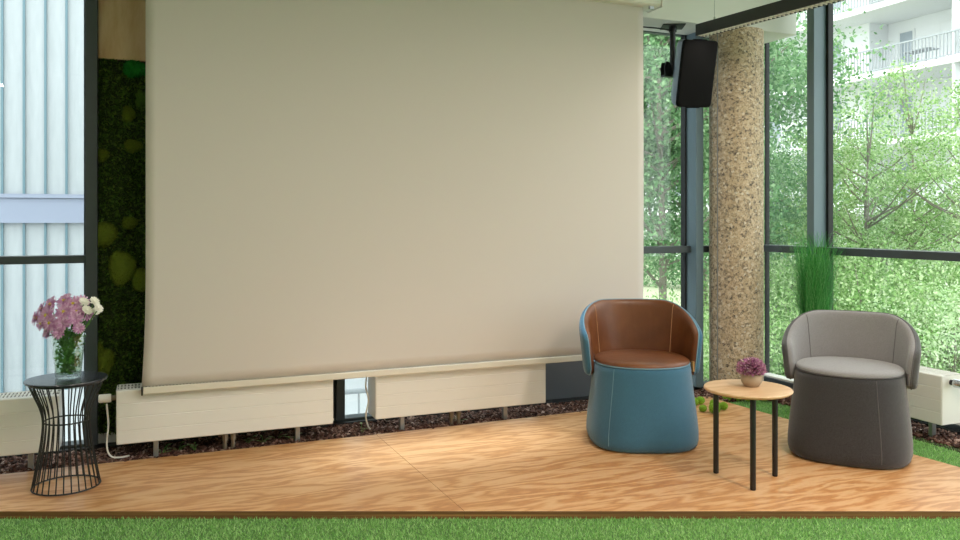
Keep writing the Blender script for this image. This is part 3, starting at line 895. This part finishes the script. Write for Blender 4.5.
for (px, py, dd, rad) in ((74, 305, .03, .022), (82, 303, .0, .023), (90, 303, .02, .024), (87, 311, -.02, .024), (97, 309, -.01, .023), (79, 311, .03, .022), (92, 313, .01, .02)):
    dx = (px - 66.5) * PXM; z = (378 - py) * PXM
    flower(dx, dd, z, rad, M['petal_white'], LW, gw, RT * (.3 + dx * 5) + UP * .7 - FW * .4, True)
# leaves of the bouquet, most of them inside the vase
V = []
for i in range(430):
    inside = i < 300
    z = random.uniform(.03, .185) if inside else random.uniform(.18, .25)
    rm = (.047 + .1 * (z - .03)) * random.random() ** .5 if inside else random.uniform(.02, .075)
    a = random.uniform(0, 2 * PI)
    p = Vector((rm * math.cos(a), rm * math.sin(a), z))
    d = Vector((random.uniform(-1, 1), random.uniform(-1, 1), random.uniform(-.6, 1))).normalized()
    if inside: d = (d + Vector((-p.x, -p.y, 0)) * 14).normalized()
    s_ = d.cross(Vector((random.uniform(-1, 1), random.uniform(-1, 1), random.uniform(-1, 1)))).normalized()
    L = random.uniform(.016, .034); w_ = L * .24
    V += [p, p + d * L * .5 + s_ * w_, p + d * L, p + d * L * .5 - s_ * w_]
o = raw_mesh('bouquet_leaves', np.array([tuple(q) for q in V]) , 4, M['leaf_bouquet']); o.location = (vx, vy, VZ)
tag(o, 'dark green chrysanthemum leaves crowding the glass vase', 'leaves', kind='stuff')

# ------------------------------------------------------------------ moss balls on the platform corner and beside the column
def moss_ball(x, y, z, r, label, group):
    n = 900
    d = rng.normal(0, 1, (n, 3)); d /= np.linalg.norm(d, axis=1)[:, None]
    mb = MB(); mb.lathe([(max(.0005, r * .93 * math.sin(PI * k / 10)), r * .93 * -math.cos(PI * k / 10)) for k in range(11)], 18)
    core = np.array(mb.v); nf = [tuple(f) for f in mb.f]
    tv = tufts(d * r * .9 * np.array([1, 1, .9]), d, r * .16, .5)
    b = len(core)
    me = bpy.data.meshes.new('moss_ball')
    me.from_pydata([tuple(q) for q in core * np.array([1, 1, .93])] + [tuple(q) for q in tv], [], nf + [(b + 3 * i, b + 3 * i + 1, b + 3 * i + 2) for i in range(n)])
    me.materials.append(M['moss_ball'])
    o = bpy.data.objects.new('moss_ball', me); C.objects.link(o); o.location = (x, y, z + r * .9)
    return tag(o, label, 'moss ball', group)
LB = 'bright green moss ball in the clump on the platform corner beside the blue armchair'
for X, D, r in ((1.345, 5.03, .03), (1.40, 5.08, .027), (1.36, 4.88, .024), (1.42, 4.84, .036), (1.46, 4.98, .03), (1.45, 4.9, .022), (1.50, 4.93, .027)):
    x, y = cam2w(X, D); moss_ball(x, y, .03, r, LB, 'moss balls on the platform corner')
LC = 'green moss ball at the foot of the column by the turf edge'
for x, y, r in ((3.76, -.40, .03), (3.82, -.43, .026), (3.88, -.47, .03), (3.93, -.45, .022), (3.86, -.41, .022), (3.98, -.50, .03), (4.03, -.47, .024)):
    moss_ball(x, y, .01, r, LC, 'moss balls by the column')

# ------------------------------------------------------------------ tall ornamental grass behind the grey chair
og = empty('ornamental_grass', (4.268, -.655, .0065), label='tall green ornamental grass standing at the glazing behind the grey armchair', cat='plant')
MB().lathe([(0, .0), (.075, 0), (.085, .01), (.1, .16), (.104, .165), (.096, .165), (.09, .15), (0, .148)], 32).build('pot', M['gasket'], og, smooth=True, angle=50)
VV, FF = [], []
bi = 0
for i in range(1300):
    a = random.uniform(0, 2 * PI); r0 = random.uniform(0, .05); long_ = random.random() < .3
    h = random.uniform(.58, .90) if not long_ else random.uniform(.9, 1.06)
    sp_ = random.uniform(.03, .13) if not long_ else random.uniform(.06, .17)
    d = Vector((math.cos(a), math.sin(a) * 1.1, 0)); sd = Vector((-math.sin(a), math.cos(a), 0))
    b0 = d * r0 + UP * .14
    n_ = 7
    for k in range(n_):
        t = k / (n_ - 1)
        droop = (.15 if long_ else .0) * max(0, t - .75) ** 2 * 16
        p = b0 + d * sp_ * (t ** 1.6 + droop * 1.2) + UP * (h * t - droop * .8 * .6) + sd * .04 * t * math.sin(t * 9 + i)
        p.x = min(p.x, .05)
        w_ = .0027 * (1 - t * .85)
        VV += [tuple(p - sd * w_), tuple(p + sd * w_)]
        if k: FF.append((bi + 2 * k - 2, bi + 2 * k - 1, bi + 2 * k + 1, bi + 2 * k))
    bi += 2 * n_
indexed_mesh('grass_blades', np.array(VV), np.array(FF), M['reed'], og)

# ------------------------------------------------------------------ outdoors
GZ = -1.2
o = MB().box(-40, 70, .5, 90, GZ - .2, GZ).box(4.7, 70, -40, .49, GZ - .2, GZ).build('ground_outside', M['ground_out']); o['kind'] = 'structure'
o = MB().box(-14, 7.5, .5, 7.99, GZ, GZ + .012).build('paving_outside', M['paving']); o['kind'] = 'structure'
# neighbouring hall with channel glass
fb = empty('neighbour_hall', (-3, 8, GZ), label='pale hall of upright channel glass with a grey metal band outside the left window', cat='building')
for (nm, z0, z1) in (('lower_glazing', 0, 2.36), ('upper_glazing', 2.76, 9)):
    MB().box(-14, 9.0, .03, .4, z0, z1).build(nm, M['channel'], fb)
    s = MB()
    for k in range(-53, 35):
        x = k * .262 + .08
        s.box(x, x + .03, -.012, .03, z0, z1)
    s.build('seam_profile', M['channel_seam'], fb)
MB().box(-14, 9.02, -.06, .4, 2.36, 2.70).build('metal_band', M['ledge'], fb)
MB().box(-14, 9.03, -.09, .4, 2.705, 2.76).build('ledge', M['ledge'], fb)
rl = empty('railing', (1.75, 1.7, GZ), label='light metal walkway railing seen through the floor-level gap', cat='railing')
m = MB(); m.tube([(-.95, 0, 1.02), (.95, 0, 1.02)], .022, 8); m.build('handrail', M['house_rail'], rl)
for i in range(16):
    x = -.93 + i * .124
    MB().tube([(x, 0, 0), (x, 0, 1.02)], .008 if i % 5 else .02, 6).build('baluster', M['house_rail'], rl)

# white apartment house with balconies
hb = empty('apartment_house', (31, 22, GZ), label='white apartment house with long railed balconies behind the trees', cat='building')
Z0 = 7.6 - GZ       # balcony floor above ground
FH = 2.95
def hbox(x0, x1, y0, y1, z0, z1, nm, m): return MB().box(x0 - 31, x1 - 31, y0 - 22, y1 - 22, z0, z1).build(nm, m, hb)
hbox(32.2, 44, -8, 60, 0, 19, 'wall', M['house_white'])
hbox(31, 32.19, 22.5, 60, 0, 19, 'front_wall', M['house_white'])
hbox(31, 32.19, -8, 17.2, 0, 19, 'side_bay', M['house_white'])
for f_ in range(-2, 3):
    zf = Z0 + f_ * FH
    hbox(29.3, 32.19, -8, 60, zf - .24, zf, 'balcony_slab', M['house_grey'])
    if f_ in (-1, 0, 1):
        r_ = MB(); r_.box(29.36 - 31, 29.42 - 31, -8 - 22, 38, zf + .98, zf + 1.04); r_.box(29.37 - 31, 29.41 - 31, -30, 38, zf + .08, zf + .12)
        for k in range(420):
            y = -29.9 + k * .16
            r_.box(29.375 - 31, 29.405 - 31, y, y + .035, zf + .1, zf + 1.0)
        r_.build('railing', M['house_rail'], hb)
    for y in (24.6, 28.6, 32.6, 36.6, 44):
        wf = MB().box(-.05, -.001, y - 22 - .65, y - 22 + .65, zf + .75, zf + 2.3).build('window', M['house_grey'], hb)
        MB().box(-.06, -.052, y - 22 - .52, y - 22 + .52, zf + .85, zf + 2.2).build('pane', M['house_pane'], wf)
    for (y, wd, m_) in ((21.5, .42, 'house_pane'), (19.3, .55, 'house_white'), (18.0, .4, 'house_white')):
        wf = MB().box(1.15, 1.199, y - 22 - wd, y - 22 + wd, zf + .02, zf + 2.25).build('balcony_door', M['house_grey'], hb)
        MB().box(1.13, 1.149, y - 22 - wd + .1, y - 22 + wd - .1, zf + .1, zf + 2.15).build('pane', M[m_], wf)
    hbox(29.4, 31.0, 17.1, 17.2, zf, zf + FH - .24, 'balcony_divider', M['house_white'])
tbl = empty('balcony_table', (30.3, 19.3, Z0 + GZ), label='small table standing on the upper balcony of the white house', cat='table')
MB().box(-.35, .35, -.6, .6, .7, .74).build('tabletop', M['house_rail'], tbl)
for a in (-.3, .3):
    for b_ in (-.5, .5): MB().box(a - .02, a + .02, b_ - .02, b_ + .02, 0, .7).build('leg', M['house_rail'], tbl)

# trees
def leaves(P, size):
    n = len(P)
    d = rng.normal(0, 1, (n, 3)); d[:, 2] -= .3; d /= np.linalg.norm(d, axis=1)[:, None]
    s = np.cross(d, rng.normal(0, 1, (n, 3))); s /= np.linalg.norm(s, axis=1)[:, None]
    L = size * rng.uniform(.6, 1.3, (n, 1))
    return np.stack([P, P + d * L * .5 + s * L * .3, P + d * L, P + d * L * .5 - s * L * .3], 1).reshape(-1, 3)
def make_tree(name, H, rx, rz, zc, ncl, nleaf, size, m, label, group=None, trunk_r=.06, fill=1.0, low=False):
    r = empty(name, (0, 0, GZ), 0, label, 'tree' if name == 'tree' else 'shrub', group)
    d = rng.normal(0, 1, (ncl, 3)); d /= np.linalg.norm(d, axis=1)[:, None]
    rad = rng.uniform(.15, 1, (ncl, 1)) ** .5
    cl_ = d * rad * np.array([rx, rx, rz]) + np.array([0, 0, zc])
    cs = rng.uniform(.16, .34, ncl) * fill * rx / 1.6
    idx = rng.integers(0, ncl, nleaf)
    P = cl_[idx] + np.clip(rng.normal(0, 1, (nleaf, 3)), -1.7, 1.7) * cs[idx][:, None] * np.array([1, 1, .7])
    P[:, 2] = np.maximum(P[:, 2], .08)
    raw_mesh('crown', leaves(P, size), 4, m, r)
    t = MB()
    top = zc + rz * .55
    t.tube([(0, 0, 0), (.03, .02, top * .35), (-.02, .04, top * .7), (.02, 0, top)], [trunk_r, trunk_r * .8, trunk_r * .5, trunk_r * .15], 8)
    for k in range(min(ncl, 34)):
        c = cl_[k]
        z0 = max(.2, min(top * .9, c[2] - .5 * math.hypot(c[0], c[1]) - .2))
        t.tube([(0, 0, z0), (c[0] * .5, c[1] * .5, z0 + (c[2] - z0) * .4), tuple(c)], [trunk_r * .42, trunk_r * .28, trunk_r * .08], 5)
    t.build('trunk', M['trunk'], r, smooth=True)
    return r
def put(r, px, D, rz=0, sc=1, label=None, first=False, grp=None):
    o = r if first else copy_tree(r)
    x, y = cam2w((px - 480) / 800 * D, D)
    o.location = (x, y, GZ); o.rotation_euler.z = rz; o.scale = (sc, sc, sc)
    if label: o['label'] = label
    return o
tA = make_tree('tree', 7, 1.75, 2.6, 4.2, 150, 42000, .062, M['leaf_b'], 'dense deep green tree outside the window between screen and column')
tB = make_tree('tree', 5, 1.55, 1.95, 3.3, 80, 10500, .06, M['leaf_a'], 'airy fresh green young tree outside the large right window', fill=.7, trunk_r=.05)
tC = make_tree('shrub', 2, 1.5, .95, .95, 70, 19000, .05, M['leaf_a'], 'bright green shrub low outside the right window', trunk_r=.03)
tD = make_tree('shrub', 2, 1.5, .95, .95, 90, 18000, .045, M['leaf_c'], 'pale green shrub low outside the right window', trunk_r=.03)
put(tA, 662, 10.5, 0, 1.0, first=True)
put(tA, 705, 12.5, 2.0, 1.12, 'taller deep green tree showing between mullion and column')
put(tA, 610, 12.5, 4.0, 1.15, 'deep green tree whose crown is cut off by the screen edge')
put(tA, 765, 14.5, 1.0, .60, 'green tree outside, right beside the column')
put(tB, 868, 12.5, 0, .84, first=True, label='airy fresh green young tree outside, nearest to the thick right mullion')
put(tB, 912, 14.5, 2.4, 1.0, 'taller airy young tree in the middle of the large right window')
put(tB, 975, 12.0, 4.4, .85, 'airy young tree cut by the right edge of the large window')
put(tB, 828, 16.0, 1.2, .9, 'airy young tree outside, partly behind the thick mullion')
k = 0
LS = ['bright green shrub low outside beside the column', 'bright green shrub behind the tall ornamental grass', 'bright green shrub above the back of the grey armchair', 'bright green shrub further right above the grey armchair', 'bright green shrub low at the right end of the window', 'bright green shrub under the deep green trees by the screen']
for (px, D, rz, sc) in ((772, 10.5, 0, .9), (812, 11.5, 1, 1.05), (862, 10.0, 2, 1.0), (905, 11.5, 3, 1.1), (1010, 10.5, 4, 1.0), (672, 8.6, 5, .8)):
    put(tC, px, D, rz, sc, LS[k], first=(k == 0)); k += 1
LD = ['pale green shrub low outside in front of the white house', 'pale green shrub right of the grey armchair outside', 'pale green shrub further back between the young trees']
for k, (px, D, rz, sc) in enumerate(((840, 14.5, 0, 1.15), (955, 9.2, 2, .85), (920, 16, 4, 1.3))):
    put(tD, px, D, rz, sc, LD[k], first=(k == 0))
hd = MB().box(-.5, .5, -9, 9, 0, 2.0)
hg = empty('hedge', (21, 9, GZ), math.radians(20), 'long green hedge in front of the white house', 'hedge')
n = 26000
P = np.stack([rng.uniform(-.6, .6, n), rng.uniform(-14, 14, n), rng.uniform(.05, 2.4, n) ** 1.0], 1)
raw_mesh('foliage', leaves(P, .13), 4, M['leaf_b'], hg)

# ------------------------------------------------------------------ light
wd = bpy.data.worlds.new('sky'); bpy.context.scene.world = wd; wd.use_nodes = True
nt = wd.node_tree; bg = nt.nodes['Background']
sky = nt.nodes.new('ShaderNodeTexSky'); sky.sky_type = 'HOSEK_WILKIE'; sky.turbidity = 8; sky.ground_albedo = .3
sky.sun_direction = Vector((-.75, -.16, .65)).normalized()
hsv = nt.nodes.new('ShaderNodeMix'); hsv.data_type = 'RGBA'; hsv.inputs[0].default_value = .8
nt.links.new(sky.outputs[0], hsv.inputs[6]); hsv.inputs[7].default_value = (.96, .99, 1.0, 1)
nt.links.new(hsv.outputs[2], bg.inputs['Color']); bg.inputs['Strength'].default_value = 4.2
sl = bpy.data.lights.new('sun', 'SUN'); sl.energy = 3.6; sl.angle = math.radians(30); sl.color = (1, .97, .92)
so = bpy.data.objects.new('sun', sl); C.objects.link(so)
so.rotation_euler = Vector((.75, .16, -.65)).to_track_quat('-Z', 'Y').to_euler()

# ------------------------------------------------------------------ camera
cd = bpy.data.cameras.new('camera'); cam = bpy.data.objects.new('camera', cd); C.objects.link(cam)
cam.location = CAM; cam.rotation_euler = (PI / 2, 0, -PSI)
cd.sensor_width = 36; cd.lens = 30.0; cd.shift_y = -50 / 960; cd.clip_end = 300
sc = bpy.context.scene
sc.camera = cam
sc.view_settings.view_transform = 'Standard'; sc.view_settings.look = 'None'
sc.view_settings.gamma = 1; sc.view_settings.use_curve_mapping = False
sc.view_settings.exposure = 0.0
sc.cycles.max_bounces = 10; sc.cycles.diffuse_bounces = 5; sc.cycles.transparent_max_bounces = 24
sc.cycles.sample_clamp_indirect = 8
